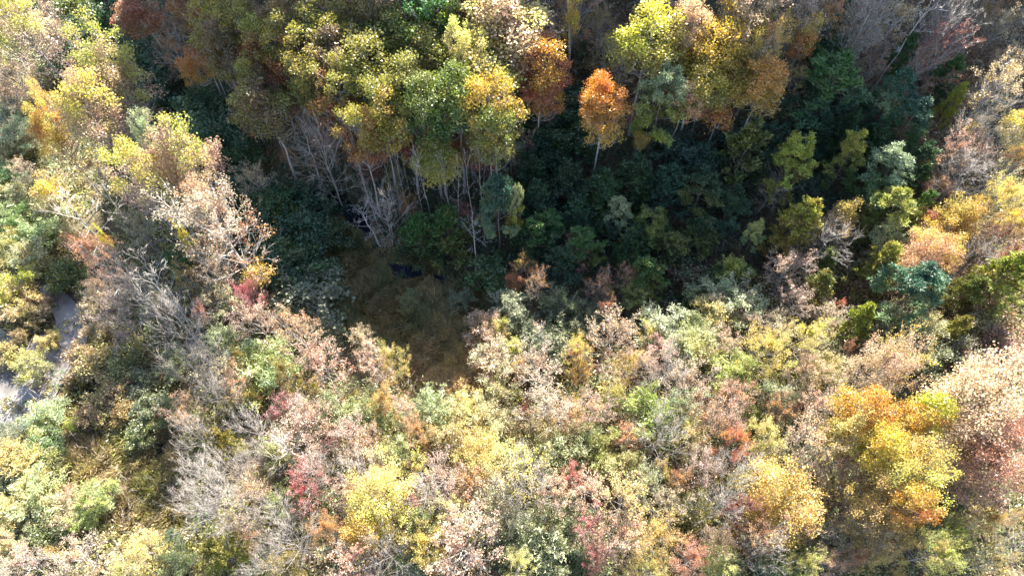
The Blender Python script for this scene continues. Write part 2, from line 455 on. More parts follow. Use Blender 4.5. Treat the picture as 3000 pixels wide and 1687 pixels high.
def clumped(rng, H, W, zb, n, n_leaf, L, r0, bark, low=.5, size=.135, kind='', top=1.0, ragged=0.0):
    """A crown of many leafy clumps carried on limbs: full and knobbly above, thinning and open below."""
    zt = H * top; zc = zb + .40 * (zt - zb)
    tr = np.zeros((8, 3)); tr[:, 2] = np.linspace(0, zt * .9, 8)
    wob = np.cumsum(rng.normal(0, H * .005, (8, 2)), 0); wob[0] = 0
    tr[:, :2] = wob + np.linspace(0, 1, 8)[:, None] * rng.normal(0, .02 * H, 2)
    rad = r0 * (1 - np.linspace(0, .92, 8)) ** .9; rad[0] *= 1.35
    lobes = unit(rng.normal(size=(9, 3)) + [0, 0, .2]); amp = rng.uniform(-.30 - .25 * ragged, .34 + .22 * ragged, 9)
    limbs, twigs, cen, cr, cs = [], [], [], [], []
    ax = np.interp(zt, tr[:, 2], tr[:, 0]), np.interp(zt, tr[:, 2], tr[:, 1])
    for i in range(n):
        inner = rng.uniform() < .16
        ce = 1 - 1.62 * (i + .5) / n                      # from the top down to well below the widest part
        a = i * GOLDEN + rng.normal(0, .25)
        se = math.sqrt(max(0, 1 - ce * ce))
        d = np.array([se * math.cos(a), se * math.sin(a), ce])
        bump = 1 + float((amp * np.clip(lobes @ d, 0, 1) ** 3).sum())
        if rng.uniform() < .10 + .14 * ragged: continue
        r = bump * (rng.uniform(.35, .7) if inner else rng.uniform(.74 - .26 * ragged, .98 + .12 * ragged))
        zz = zc + d[2] * r * ((zt - zc) if d[2] > 0 else (zc - zb))
        p = np.array([ax[0] + d[0] * r * W * .43, ax[1] + d[1] * r * W * .43, min(zz, zt - .2)])
        dens = 1.0 if ce > -.1 else low
        hor = math.hypot(p[0] - ax[0], p[1] - ax[1])
        za = min(max(p[2] - hor * rng.uniform(.8, 1.5) - .3, zb * .82), zt * .88)
        q = np.array([np.interp(za, tr[:, 2], tr[:, k]) for k in range(3)])
        mid = q + (p - q) * .5 + np.array([d[0] * .12, d[1] * .12, -.08]) * np.linalg.norm(p - q)
        ln = np.linalg.norm(p - q); rr = max(.010 * ln + .012, .022)
        limbs.append((np.array([q, q + (mid - q) * .5 + rng.normal(0, .03 * ln, 3), mid, p]), [rr, rr * .8, rr * .55, rr * .25]))
        c = W * size * rng.uniform(.7, 1.3)
        sid = float(np.clip(.5 + .42 * math.sin(2.1 * d[0] + 3 * d[2] + amp[0] * 9) * math.cos(1.9 * d[1] + amp[1] * 9) + rng.normal(0, .16), 0, 1))
        cen.append(p); cr.append(c); cs.append((sid, dens))
        for k in range(7):
            e = p + unit(rng.normal(size=3) + d * .8 + [0, 0, .4]) * c * rng.uniform(.6, 1.2)
            s0 = mid + (p - mid) * rng.uniform(.2, 1)
            twigs.append((s0, e))
    cen, cr, cs = np.array(cen), np.array(cr), np.array(cs)
    wts = cr ** 2 * cs[:, 1]; k = rng.choice(len(cen), n_leaf, p=wts / wts.sum())
    dirs = unit(rng.normal(size=(n_leaf, 3)) + [0, 0, .25])
    pos = cen[k] + dirs * (rng.uniform(0, 1, n_leaf) ** .42 * cr[k])[:, None] * [1, 1, .8] + rng.normal(0, .10 + .14 * ragged, (n_leaf, 3))
    axl = rng.normal(size=(n_leaf, 3)) + [0, 0, -.4]
    ln = L * rng.uniform(.65, 1.25, n_leaf)
    v, f = leaf_arrays(rng, pos, axl, ln, ln * .8)
    g = np.clip((pos[:, 2] - zb) / (zt - zb), 0, 1)
    rd = np.clip(np.hypot(pos[:, 0] - ax[0], pos[:, 1] - ax[1]) / (W * .5), 0, 1)
    g = np.clip(.72 * g + .28 * rd * g, 0, 1)
    var = np.stack([rng.uniform(0, 1, n_leaf), g, cs[k, 0], np.ones(n_leaf)], -1)
    return finish(kind, H, W, (tr, rad), limbs, twigs, (v, f, np.repeat(var, 4, 0)), bark, M_LEAF)

def ovoid(lo):
    return lambda s: (math.sin(math.pi * min(1, (s * .86 + lo)) ** .9)) ** .62 + .06
def cone(s): return 1.02 - .92 * s
def dome(s): return math.sqrt(max(0.02, 1 - (s * .93) ** 2))

def make_proto(kind, seed):
    rng = np.random.default_rng(seed * 7919 + sum(map(ord, kind)) * 31)
    if kind == 'T': return clumped(rng, 21., 9., 10.0, 92, 9500, .235, .22, M_BARK_PALE, .42, .115, ragged=.35)
    if kind == 'L': return clumped(rng, 22., 7., 12.2, 74, 7500, .235, .17, M_BARK_WHITE, .6, .125, ragged=.4)
    if kind == 'K': return clumped(rng, 14., 4.6, 8.2, 30, 1900, .205, .09, M_BARK_GREY, .8, .125, ragged=1.3)
    if kind == 'R':      # broad crown
        if seed % 2: return clumped(rng, 12., 9., 2.6, 105, 8600, .205, .18, M_BARK_GREY, .75, .095, ragged=1.0)
        H, W, cb = 12., 9., .22
        tr, rr, li, tw, sg = skeleton(rng, H, W, cb, 8, 72, 26, 7, 6, ovoid(.26), .17, bend=.3, thin=.8)
        lv = crown_leaves(rng, sg, 7400, .20, .22, H, cb, W)
        return finish(kind, H, W, (tr, rr), li, tw, lv, M_BARK_GREY, M_LEAF)
    if kind == 'G':      # big old crown, many domed clumps
        if seed % 2: return clumped(rng, 17., 11., 4.5, 170, 14500, .20, .26, M_BARK_GREY, .75, .080, ragged=1.0)
        H, W, cb = 17., 11., .25
        tr, rr, li, tw, sg = skeleton(rng, H, W, cb, 8, 72, 32, 8, 7, ovoid(.28), .24, bend=.3, thin=.75)
        lv = crown_leaves(rng, sg, 15000, .20, .26, H, cb, W)
        return finish(kind, H, W, (tr, rr), li, tw, lv, M_BARK_GREY, M_LEAF)
    if kind == 'U':      # poplar that has dropped half of its leaves
        H, W, cb = 21., 9., .36
        tr, rr, li, tw, sg = skeleton(rng, H, W, cb, 24, 68, 30, 6, 6, ovoid(.24), .22, bend=.45, thin=.8)
        keep = [s for s in sg if rng.uniform() < .15 + .75 * max(0, s[1][2] / H - .35)]
        lv = crown_leaves(rng, keep, 4500, 0.220, .22, H, .45, W)
        return finish(kind, H, W, (tr, rr), li, tw, lv, M_BARK_PALE, M_LEAF, .016)
    if kind == 'N':      # pole of a tree: long pale trunk, few short bare limbs
        H, W, cb = 18., 4., .45
        tr, rr, li, tw, sg = skeleton(rng, H, W, cb, 20, 65, 13, 4, 3, ovoid(.24), .105, bend=.4, lean=.03, thin=.6)
        return finish(kind, H, W, (tr, rr), li, tw, None, M_BARK_WHITE, M_LEAF, .016, True)
    if kind == 'S':      # half bare: leaves left at the twig ends, limbs showing
        H, W, cb = 13., 8., .22
        tr, rr, li, tw, sg = skeleton(rng, H, W, cb, 25, 70, 22, 7, 6, ovoid(.24), .15, bend=.35)
        keep = [s for s in sg if rng.uniform() < .30 + .5 * (s[1][2] / H - .3)]
        lv = crown_leaves(rng, keep, 3250, 0.229, .20, H, cb, W)
        return finish(kind, H, W, (tr, rr), li, tw, lv, M_BARK_PALE, M_LEAF, .02)
    if kind == 'B':      # leafless
        H, W, cb = 13., 8., .25
        tr, rr, li, tw, sg = skeleton(rng, H, W, cb, 26, 70, 24, 8, 7, ovoid(.24), .13, bend=.4, thin=.42)
        return finish(kind, H, W, (tr, rr), li, tw, None, M_BARK_PALE, M_LEAF, .015, True)
    if kind == 'P':      # pine: tufts of needles on open limbs
        H, W, cb = 12., 6., .30
        tr, rr, li, tw, sg = skeleton(rng, H, W, cb, 2, 50, 20, 6, 2, lambda s: (1.02 - .7 * s) * (.6 + .4 * math.sin(3 * s)), .15, bend=.25)
        nt = len(sg); per = 26
        c = np.repeat(np.array([s[1] for s in sg]), per, 0); S = np.repeat(np.array([s[2] for s in sg]), per)
        d = unit(rng.normal(size=c.shape) + [0, 0, .55])
        pos = c + d * .20 + rng.normal(0, .10, c.shape)
        v, f = leaf_arrays(rng, pos, d, rng.uniform(.32, .55, len(c)), np.full(len(c), .085), .1)
        g = np.clip((pos[:, 2] / H - cb) / (1 - cb), 0, 1)
        var = np.stack([rng.uniform(0, 1, len(c)), g, S, np.ones(len(c))], -1)
        return finish(kind, H, W, (tr, rr), li, [], (v, f, np.repeat(var, 4, 0)), M_BARK_BROWN, M_NEEDLE)
    if kind == 'C':      # red cedar: dense pointed sprays
        H, W, cb = 9., 5., .07
        tr, rr, li, tw, sg = skeleton(rng, H, W, cb, 18, 55, 44, 6, 3, lambda s: cone(s) * .95 + .05, .12, bend=.25, top=.98)
        lv = crown_leaves(rng, sg, 9750, 0.317, .10, H, cb, W, aspect=.30, up=-.25, along=2.2)
        return finish(kind, H, W, (tr, rr), li, [], lv, M_BARK_BROWN, M_NEEDLE)
    if kind in 'HF':     # shrubs: several stems from one root, H broad leaved, F feathery willow-like
        H, W = (4., 5.) if kind == 'H' else (4.6, 4.6)
        stems = 7 if kind == 'H' else 11
        li, tw, sg = [], [], []
        main = None
        for i in range(stems):
            a = i * GOLDEN + rng.normal(0, .3); q = math.sqrt((i + .5) / stems)
            tip = np.array([math.cos(a) * W * .36 * q, math.sin(a) * W * .36 * q, H * (1 - .38 * q * q) * rng.uniform(.82, 1.05)])
            base = np.array([math.cos(a) * .18, math.sin(a) * .18, -.1])
            pts = np.array([base, base * .4 + tip * .4 + [0, 0, .1 * H], tip * .8 + [0, 0, .06 * H], tip])
            if main is None: main = (pts, [.06, .045, .03, .012])
            else: li.append((pts, [.05, .04, .025, .01]))
            sid = rng.uniform()
            for j in range(11 if kind == 'H' else 9):
                s = rng.uniform(.18, 1.0)
                c = np.array([np.interp(s * 3, [0, 1, 2, 3], pts[:, k]) for k in range(3)])
                d = unit(unit(tip) * (.5 if kind == 'H' else 1.1) + unit(rng.normal(size=3)) * .9 + [0, 0, .25])
                e = c + d * rng.uniform(.5, 1.15)
                e[2] = max(e[2], .1)
                li.append((np.array([c, (c + e) / 2 + rng.normal(0, .04, 3), e]), [.02, .015, .006]))
                sb = .6 * sid + .4 * rng.uniform()
                sg.append((c, e, sb))
                for k in range(4):
                    w = rng.uniform(.3, 1.); a0 = c + (e - c) * w
                    b0 = a0 + unit(d + unit(rng.normal(size=3)) * .7) * rng.uniform(.25, .6)
                    tw.append((a0, b0)); sg.append((a0, b0, sb))
        if kind == 'H':
            lv = crown_leaves(rng, sg, 3750, 0.202, .20, H, .05, W, aspect=.75)
        else:
            lv = crown_leaves(rng, sg, 5250, 0.264, .12, H, .05, W, aspect=.24, up=-.3, along=1.6)
        return finish(kind, H, W, main, li, tw, lv, M_BARK_GREY, M_LEAF, .012)

KINDS = {  # code: (object name, category, noun, share of height seen as crown centre, number of builds)
    'T': ('poplar_tree', 'tree', 'poplar', .68, 6), 'U': ('poplar_tree', 'tree', 'poplar', .64, 5),
    'L': ('slender_tree', 'tree', 'long-trunked tree', .76, 5),
    'R': ('broadleaf_tree', 'tree', 'leafy tree', .60, 7), 'S': ('thinning_tree', 'tree', 'half-bare tree', .62, 6),
    'B': ('bare_tree', 'bare tree', 'leafless tree', .62, 6), 'P': ('pine_tree', 'pine', 'pine', .62, 4),
    'G': ('broadleaf_tree', 'tree', 'leafy tree', .62, 4), 'K': ('broadleaf_tree', 'tree', 'leafy tree', .84, 6), 'N': ('bare_tree', 'bare tree', 'leafless pole tree', .62, 4),
    'C': ('cedar_tree', 'cedar', 'cedar', .50, 5), 'H': ('leafy_shrub', 'shrub', 'shrub', .55, 6), 'F': ('feathery_shrub', 'shrub', 'feathery shrub', .55, 5)}
PROTOS = {k: [make_proto(k, i) for i in range(v[4])] for k, v in KINDS.items()}
# ------------------------------------------------------------------ every tree and shrub of the photograph
PIGMENT = {  # leaf colours (linear) and the words for them
    'yel': ((.54, .45, .09), 'yellow'), 'gold': ((.50, .34, .08), 'golden'), 'org': ((.52, .25, .075), 'orange'),
    'rust': ((.34, .15, .065), 'rust brown'), 'brn': ((.23, .15, .09), 'brown'), 'tan': ((.50, .39, .25), 'tan'),
    'pnk': ((.44, .32, .24), 'pinkish tan'), 'sal': ((.62, .41, .27), 'salmon'), 'crm': ((.46, .13, .145), 'crimson'),
    'red': ((.46, .17, .11), 'red'), 'mar': ((.18, .055, .055), 'maroon'), 'pur': ((.22, .06, .10), 'purple red'),
    'olv': ((.27, .235, .06), 'olive'), 'olg': ((.17, .20, .05), 'olive green'), 'grn': ((.085, .17, .045), 'green'),
    'dgr': ((.050, .095, .042), 'dark green'), 'teal': ((.065, .135, .085), 'blue green'), 'sage': ((.36, .41, .22), 'pale sage'),
    'pyl': ((.60, .52, .19), 'pale yellow'), 'ygr': ((.36, .39, .07), 'yellow green'), 'str': ((.52, .40, .22), 'straw coloured'),
    'gry': ((.34, .29, .23), 'grey brown'), 'bare': ((.4, .36, .32), 'pale grey')}

TREES = """
T 25 40 190 yel tan 22 | yellow-topped poplar in the upper corner over the marsh
S 55 140 200 pnk tan 13
S 40 235 130 tan brn 9
T 303 182 190 ygr pnk 23 | tall yellow-green poplar standing out against dark upper thicket
T 238 310 165 yel pnk 23 | bright yellow and orange poplar below the yellow-green one
T 150 372 115 gold org 20 | narrow golden poplar with a shaded streak
T 116 287 65 pyl tan 18
T 427 419 95 sage pnk 21
T 536 455 170 ygr pnk 23 | round yellow-green poplar crown with pink leaves below
T 450 500 180 yel pnk 23 | large yellow poplar with pinkish lower leaves
U 560 560 110 tan rust 20
S 272 500 115 pyl tan 17
S 78 512 90 pnk tan 9
R 132 540 60 yel gold 8
F 39 322 95 sage gry
F 70 392 100 sage tan
F 31 446 95 sage olv
F 60 580 90 olv sage
F 30 520 80 grn sage
S 23 290 110 tan brn 8
S 112 221 70 tan gry 10
R 571 196 82 org gold 10 | small orange tree alone in the dark upper thicket
S 516 145 95 rust brn 12
R 404 47 115 brn rust 13
B 545 60 90 bare bare 20
B 590 90 80 bare bare 19
R 757 310 150 olv brn 20 | brown domed tree with its pale trunk showing
R 740 235 90 olv brn 20
S 912 330 115 org rust 19 | orange half-bare tree beside the brown domed one
R 905 285 50 org gold 19
B 768 167 70 bare bare 16
L 621 97 130 olv rust 21
L 699 58 120 olv olg 21
L 815 58 130 brn olv 21
L 905 109 125 olv olg 21
L 893 206 120 olv olg 21
L 951 50 120 olv mar 21
L 986 272 110 olv rust 21
L 660 155 110 brn olv 20
L 963 175 115 brn olv 21
L 760 120 110 olv rust 20
L 830 150 105 olv rust 20
L 560 30 100 rust brn 19
L 1010 120 100 olv brn 20
R 850 230 80 olv brn 15
H 408 136 110 dgr teal 5
H 446 264 120 dgr teal 5
H 551 349 110 teal sage 5
H 660 369 120 dgr teal 5
H 691 466 110 dgr grn 4
H 621 427 100 dgr teal 4
H 167 194 90 dgr grn 4
H 330 60 130 dgr grn 6
H 230 30 120 dgr olg 6
H 280 110 100 dgr teal 5
H 470 180 110 dgr teal 5
H 480 330 110 dgr brn 4
H 600 290 110 dgr teal 5
H 640 540 110 teal dgr 4
H 700 590 120 dgr grn 4
S 145 70 120 brn gry 9
S 160 130 100 brn gry 8
S 410 350 90 brn gry 9
S 749 536 100 tan gry 12 | thin tan tree alone in the dark green thicket
R 850 466 45 rust org 5
B 951 446 150 bare bare 15
B 900 400 110 bare bare 14
S 960 400 100 rust brn 14
R 1287 70 140 grn ygr 21 | bright green hillside tree with sunlit edge
R 1272 110 65 ygr grn 20
L 1078 194 150 olv olg 21
L 1062 78 130 brn olv 21
L 1175 19 130 brn olv 20
L 1310 12 120 brn rust 20
L 1225 163 140 olg olv 21
L 1150 100 130 olg olv 21
L 1180 250 120 olv olg 21
L 1120 330 120 olv gold 21
L 1060 390 110 olv rust 20
L 1250 300 110 olg grn 21
L 1477 60 195 pyl tan 22 | broad pale yellow crown at the hilltop
S 1500 140 110 pyl tan 17
L 1361 148 75 pyl tan 21
L 1423 116 85 gold olv 21
L 1388 240 190 olv pyl 22 | big olive gold crown high on pale trunks
L 1458 330 130 gold olv 22
L 1450 390 105 olg olv 20
L 1330 295 125 olg grn 21
L 1400 180 100 pyl olv 21
R 1590 200 110 org red 18 | flame orange tree at the edge of the gold crowns
R 1585 275 95 gold org 14
R 1606 342 50 crm mar 6 | small deep red bush under the flame orange tree
S 1582 47 130 tan gry 19
S 1699 30 110 rust brn 15
R 1679 50 45 yel gold 16
D 1675 110 60 bare bare 15 | dead pale snag with a curved trunk
S 1772 150 60 pnk yel 16
S 1753 70 80 olv tan 17
L 1893 125 165 yel olv 19 | golden yellow crown at the top of the hill
S 1967 50 80 sal pnk 17
R 1772 340 105 org gold 17 | tall orange tree standing clear in shadow
R 1765 280 85 org org 19
S 1819 182 60 yel tan 15
P 1932 303 120 sage ygr 15 | pale green pine between orange tree and pink grove
R 1885 411 45 gold yel 6
R 1862 342 45 mar red 5
H 1551 361 90 dgr grn 5
H 1621 408 110 dgr teal 5
H 1675 295 100 dgr teal 5
H 1691 163 90 dgr brn 5
H 1600 470 110 dgr teal 4
H 1700 400 100 dgr grn 5
S 1543 419 45 tan red 9
S 1497 446 65 sage sage 10 | whitish green sapling with bare arms
L 1268 466 110 olv yel 15
R 1182 427 50 gold rust 12
R 1148 388 60 rust red 12
R 1279 404 70 org rust 14
R 1349 458 60 org rust 10
R 1384 427 60 org olv 12
R 1423 466 55 rust red 8
R 1089 493 55 red mar 6
R 1450 540 45 crm mar 5
R 1155 532 60 olv grn 5
B 1120 470 40 bare bare 17
B 1165 500 40 bare bare 18
B 1215 520 40 bare bare 18
B 1245 500 40 bare bare 18
B 1300 500 40 bare bare 19
B 1330 520 40 bare bare 18
B 1375 500 40 bare bare 18
B 1400 480 40 bare bare 17
B 1060 520 40 bare bare 15
R 2213 60 185 sal pnk 17 | pale pink crown at the top of the gold grove
R 2027 62 90 sal pnk 16
R 2089 140 160 gold yel 17 | golden crown in front of the pale pink ones
R 2217 155 150 gold sal 16
R 2225 240 120 org gold 15
R 2058 235 125 gold olv 15
R 2019 285 90 sal org 13
R 2109 318 70 gold org 12
R 2050 330 50 red org 9
R 2252 285 60 sal org 12
R 2150 215 120 olv gold 14
R 2361 105 70 gold org 14
R 2390 80 45 yel gold 14
R 2338 155 40 red org 9
S 2330 241 65 yel tan 10
S 2340 50 120 pnk brn 14
S 2427 50 90 org brn 14
C 2462 45 65 grn dgr 12
H 2415 124 100 dgr grn 5
F 2466 148 80 sage grn 5
B 2551 39 150 bare bare 15
S 2540 60 110 gry tan 14
B 2738 97 150 bare bare 16
B 2690 60 130 bare bare 16
B 2820 80 120 bare bare 15
S 2932 78 120 tan brn 14
S 2870 50 110 brn rust 13
S 2780 40 120 gry brn 14
S 2520 110 80 pnk tan 11
S 2621 65 105 tan gold 13
C 2629 167 95 dgr grn 11
S 2765 155 120 mar red 10 | maroon tree in the brown upper woods
S 2700 200 90 brn rust 9
S 2560 200 90 brn rust 8
S 2960 190 110 tan brn 10
P 2427 272 170 grn teal 13 | broad green pine with rusty middle
P 2621 272 115 teal sage 11
C 2757 233 110 grn dgr 10
C 2788 299 85 ygr ygr 10 | bright yellow-green cedar tip at the shadow edge
S 2912 264 125 tan gold 12
B 2893 330 150 bare bare 12
B 2840 400 120 bare bare 11
R 2854 385 50 yel tan 8
R 2985 369 85 gold tan 12
R 2990 440 80 gold rust 9
S 2796 446 115 pnk sal 10
S 2860 458 90 sal tan 9
B 2815 505 140 bare bare 10
F 2749 547 85 sal pnk 4
S 2940 500 100 tan gry 9
P 2322 481 115 ygr olv 13 | clumpy yellow-green pine catching the sun
P 2474 466 110 ygr grn 13 | green pine beside the clumpy yellow-green one
P 2594 508 125 sage grn 11 | feathery pale green pine on the sunny edge
C 2679 478 100 dgr grn 9
C 2163 466 120 olg dgr 13 | dark olive cedar in the deep shade
C 2477 388 90 dgr grn 10
C 2388 396 90 dgr teal 9
P 2652 357 130 teal grn 10
C 2530 330 80 dgr teal 9
F 2050 466 120 teal dgr 5
F 2252 408 120 teal dgr 5
F 2150 400 110 teal dgr 5
F 1960 440 110 teal dgr 5
R 2687 419 40 red rust 5
C 2390 330 80 dgr grn 9
H 2540 420 100 dgr grn 5
H 2300 330 100 dgr brn 5
F 2360 560 100 dgr teal 4
S 2260 560 90 gry brn 6
U 629 671 220 pnk rust 22 | wide pinkish brown poplar with white limbs
R 543 688 60 yel ygr 19 | bright yellow leaf clump on the wide brown poplar
U 600 600 130 tan rust 21
S 415 585 80 yel tan 16
U 310 764 150 rust pnk 21 | rust pink poplar leaning towards the pond
R 299 682 48 yel gold 18
B 252 640 150 bare bare 18 | white leafless tree behind the rust pink poplar
S 217 700 70 org pnk 15
B 349 589 100 bare bare 17
B 400 560 110 bare bare 16
S 400 667 90 tan gry 10
B 485 651 110 bare bare 16
F 35 640 100 grn sage
F 116 678 95 sage grn
F 167 690 70 sage olv
F 89 748 100 sage olv
F 30 720 90 olv sage
H 194 803 80 olg dgr
F 150 610 80 tan sage
F 50 842 110 ygr str
F 31 892 90 str ygr
F 116 904 60 brn olv 2.6
F 98 945 40 brn olv 2.2
D 260 838 60 bare bare 5 | dead pale leaning log beside the pond
B 408 865 140 bare bare 14
B 470 830 130 bare bare 15
B 430 780 120 bare bare 16
B 516 950 150 bare bare 16 | white leafless tree with long diagonal trunk
R 477 892 55 yel gold 15 | yellow leaf tuft above the diagonal white trunk
R 419 1016 40 yel gold 11
F 652 873 110 sage gry 5 | pale sage bush beside the crimson tree
R 730 872 95 crm red 9 | crimson tree on the dark valley edge
R 598 927 60 crm pnk 6
S 745 950 130 pnk rust 9
R 749 805 65 gold olv 9
S 543 810 70 gold rust 10
S 629 800 90 pnk tan 11
H 530 770 70 grn dgr
F 285 892 85 tan brn 4 | tan bush leaning over the pond
F 285 970 80 tan olv 4
F 140 1000 55 pyl ygr 4 | pale yellow bush standing in the pond
F 92 1075 80 ygr sage 4.5
F 55 985 40 brn olv 3
F 70 1040 30 olg dgr 2
H 15 1040 70 ygr olv 3
S 349 931 110 brn gry 8
H 291 1059 110 olv brn 4
H 240 1060 80 brn olv 3.5
H 349 1067 100 olv grn 4
S 310 850 100 brn tan 9
S 877 981 120 rust tan 12 | rust tree with yellow tip at the shadow edge
R 852 940 40 yel gold 13
F 776 1078 140 sage ygr 6 | large pale sage bush below the rust tree
R 715 1060 55 yel ygr 7
S 951 1067 115 pnk sal 11
R 846 1105 70 yel gold 8
B 563 1086 130 bare bare 12
B 620 1040 110 bare bare 12
F 509 1070 60 grn sage 4
F 656 1001 75 sage grn 5
H 912 873 140 dgr teal 5
H 854 756 120 dgr grn 5
H 846 650 90 olg ygr 4
H 815 775 110 dgr teal 5
H 770 700 100 dgr teal 5
H 890 690 110 dgr teal 5
H 800 600 110 dgr grn 5
H 930 800 90 dgr grn 4
H 960 690 90 dgr olg 4
H 900 600 100 dgr teal 4
F 870 830 100 teal grn 4
B 1070 640 80 bare bare 10 | white forked tree over the dark creek
B 1132 632 100 bare bare 11
C 1233 695 105 grn dgr 8
C 1310 690 105 grn olg 9 | green drooping cedar at the creek bend
H 1427 803 90 grn dgr 4 | round green shrub at the end of the creek
P 1466 593 95 teal sage 14 | tall blue-green pine with sunlit tip
P 1508 607 35 sage ygr 13
R 1500 650 35 yel gold 7
R 1361 640 60 crm mar 6
B 1388 671 70 bare bare 12
R 1202 612 50 org rust 6
C 1563 698 85 grn dgr 8
P 1610 663 80 grn teal 8
P 1710 717 90 grn olg 8
P 1807 636 70 sage teal 8
P 1908 667 85 olg grn 8
C 1640 779 85 dgr teal 7
C 1854 725 80 dgr grn 7
C 1959 733 85 olg dgr 7
S 1679 737 60 rust red 7
R 1524 785 55 gold rust 5
R 1505 822 45 rust org 5
S 1835 810 55 rust pnk 7
S 1749 834 65 rust mar 6
S 1570 830 50 rust gry 6
C 1893 810 80 grn olg 7
F 1858 865 60 ygr grn 4
R 1772 872 50 olv yel 4
F 1637 892 80 grn teal 4
F 1493 900 70 sage dgr 4
C 1580 600 90 dgr teal 9
C 1690 640 80 dgr teal 8
C 1750 570 100 dgr grn 9
C 1660 550 90 dgr teal 9
C 1850 540 100 dgr grn 9
C 1560 540 80 dgr teal 9
C 1950 560 100 dgr teal 8
P 2050 560 100 dgr olg 9
P 2140 610 80 dgr teal 7
C 2050 690 80 dgr olg 6
F 1350 880 60 grn dgr 2.5
F 1200 880 45 grn olg 3
F 1740 930 90 dgr grn 4
F 1680 980 80 dgr grn 4
F 1540 960 80 dgr grn 4
H 2020 790 90 dgr brn 3.5
F 2060 850 80 sage olg 3.5
S 1066 997 65 tan gry 8
S 1093 1070 70 sal brn 9
R 1151 1065 75 ygr pyl 9 | yellow-green tree alone in the shadow corner
F 1419 966 85 tan olv 4
F 1462 960 45 ygr pyl 4
F 1505 1020 45 pyl ygr 5
S 1784 985 115 tan rust 14 | pale half-bare tree with rusty top in shadow
R 1772 915 45 rust org 13
F 1951 973 120 sage teal 6 | grey-green bush lit on the shadow edge
R 1897 985 50 ygr yel 7
S 1932 1028 70 pnk tan 8
S 1691 1045 75 yel rust 10
R 1690 1015 40 yel gold 11
R 1706 1085 50 gold org 9
R 1835 1070 65 yel gold 10
S 1873 1070 80 pnk tan 9
H 1602 1016 90 dgr teal 5
F 1570 1010 80 sage teal 4
S 1574 1086 115 pnk tan 9
F 1450 1067 95 sage tan 5
R 1520 1075 40 gold org 6
B 1943 1086 110 bare bare 11
C 2330 667 125 ygr olv 12 | bright yellow-green cedar rising from the shadow
P 2206 686 55 pyl sage 7 | small pale pine tuft in the shadow
B 2419 717 125 bare bare 9 | spreading white leafless tree below the cedars
R 2462 640 80 gold tan 9
C 2543 640 105 grn olg 10
P 2609 625 120 ygr sage 11
P 2695 605 85 grn ygr 10
C 2635 670 90 olg olv 9
F 2606 708 80 sage sage 6
R 2718 632 45 red rust 6
R 2690 667 40 red org 5
R 2730 748 150 gold sal 13 | tan gold tree on the sunny right-hand slope
R 2804 643 115 yel gold 11
R 2924 597 150 pyl gold 13 | pale yellow crown at the far sunny edge
R 2985 650 80 gold sal 11
S 2951 705 90 sal rust 10
R 2960 745 75 rust red 8
B 2854 756 120 bare bare 10
S 2870 690 90 tan pnk 9
C 2575 783 110 ygr olg 11
C 2924 834 170 ygr olv 12 | wide yellow-green cedar near the edge
C 2827 857 110 olg olv 9
P 2668 865 160 teal sage 12 | blue-green pine on the mid slope
P 2738 830 70 teal dgr 10
S 2318 787 125 pnk gry 8
C 2151 803 85 ygr grn 5
C 2120 830 60 grn olg 4
F 2167 880 100 sage tan 5
F 2089 919 80 pyl sage 5
S 2085 890 60 tan pnk 5
C 2392 849 85 olg olv 7
C 2408 779 75 olg grn 7
S 2330 884 90 pnk gry 6
H 2464 892 24 red red 3
R 2485 1024 40 red mar 5
C 2509 940 85 ygr olg 8
F 2606 935 70 sage teal 6
F 2718 962 85 sage ygr 6
C 2796 970 90 olv ygr 8
S 2427 931 90 tan brn 6
R 2225 1043 115 yel ygr 10 | lemon yellow tree on the lower sunny bank
R 2349 1012 115 yel pyl 10 | yellow rounded tree beside the lemon yellow one
F 2155 1086 90 ygr sage 6
S 2369 1094 90 sal pnk 9
F 2419 1082 90 sage ygr 6
S 2621 1060 150 yel gry 13 | grey branchy tree fringed with yellow leaves
H 2726 1063 110 dgr grn 5
R 2859 1170 215 sal tan 19 | great salmon crown above the gold tree
R 2563 1110 190 sal pnk 17 | pale pink crown beside the great salmon one
R 2959 1086 50 red pnk 8
H 2932 1008 100 mar brn 4
H 2880 960 90 brn olv 4
H 2830 1040 90 dgr brn 4
F 2047 1020 110 sage pyl 6
F 2023 960 90 sage grn 5
S 2116 997 90 pnk tan 6
S 2270 960 90 tan brn 5
S 2200 950 80 brn tan 5
F 128 1225 95 sage ygr 4
H 210 1244 40 ygr ygr 3 | small bright yellow-green bush at the marsh edge
H 272 1202 80 olv brn 3
H 373 1210 60 olv gold 3
H 439 1202 90 dgr olg 3.5
H 408 1270 65 olg dgr 3
H 509 1215 60 grn olg 4
H 330 1140 80 olv brn 3
H 400 1130 80 dgr olg 3
F 39 1279 100 teal sage 5
H 128 1305 90 grn dgr 4
F 50 1345 120 pyl ygr 5 | pale yellow-green bush at the lower pond end
F 128 1365 100 ygr sage 4
H 31 1427 90 dgr grn 4
H 151 1435 40 teal dgr 3
H 198 1431 30 red rust 2.5
F 109 1450 120 sage pyl 6 | whitish sage bush in the lower corner
F 50 1490 100 sage pyl 5
F 186 1505 110 pnk sage 4
F 287 1454 90 ygr sage 5
F 233 1518 80 ygr sage 4
H 124 1571 95 dgr grn 5
R 50 1600 110 pyl tan 7
S 60 1655 130 sal pnk 8
S 217 1641 150 pnk pyl 8
R 163 1620 60 yel gold 7
R 427 1617 110 pyl yel 7 | yellow flecked bush below the brown marsh
R 373 1675 75 pyl yel 6
F 517 1645 105 grn sage 5
H 501 1588 60 teal grn 3
S 550 1210 105 sal yel 13 | pink and yellow tree leaning over the marsh
R 530 1235 45 yel gold 12
B 575 1275 110 bare bare 12
B 652 1163 110 bare bare 12
R 672 1190 42 yel ygr 9
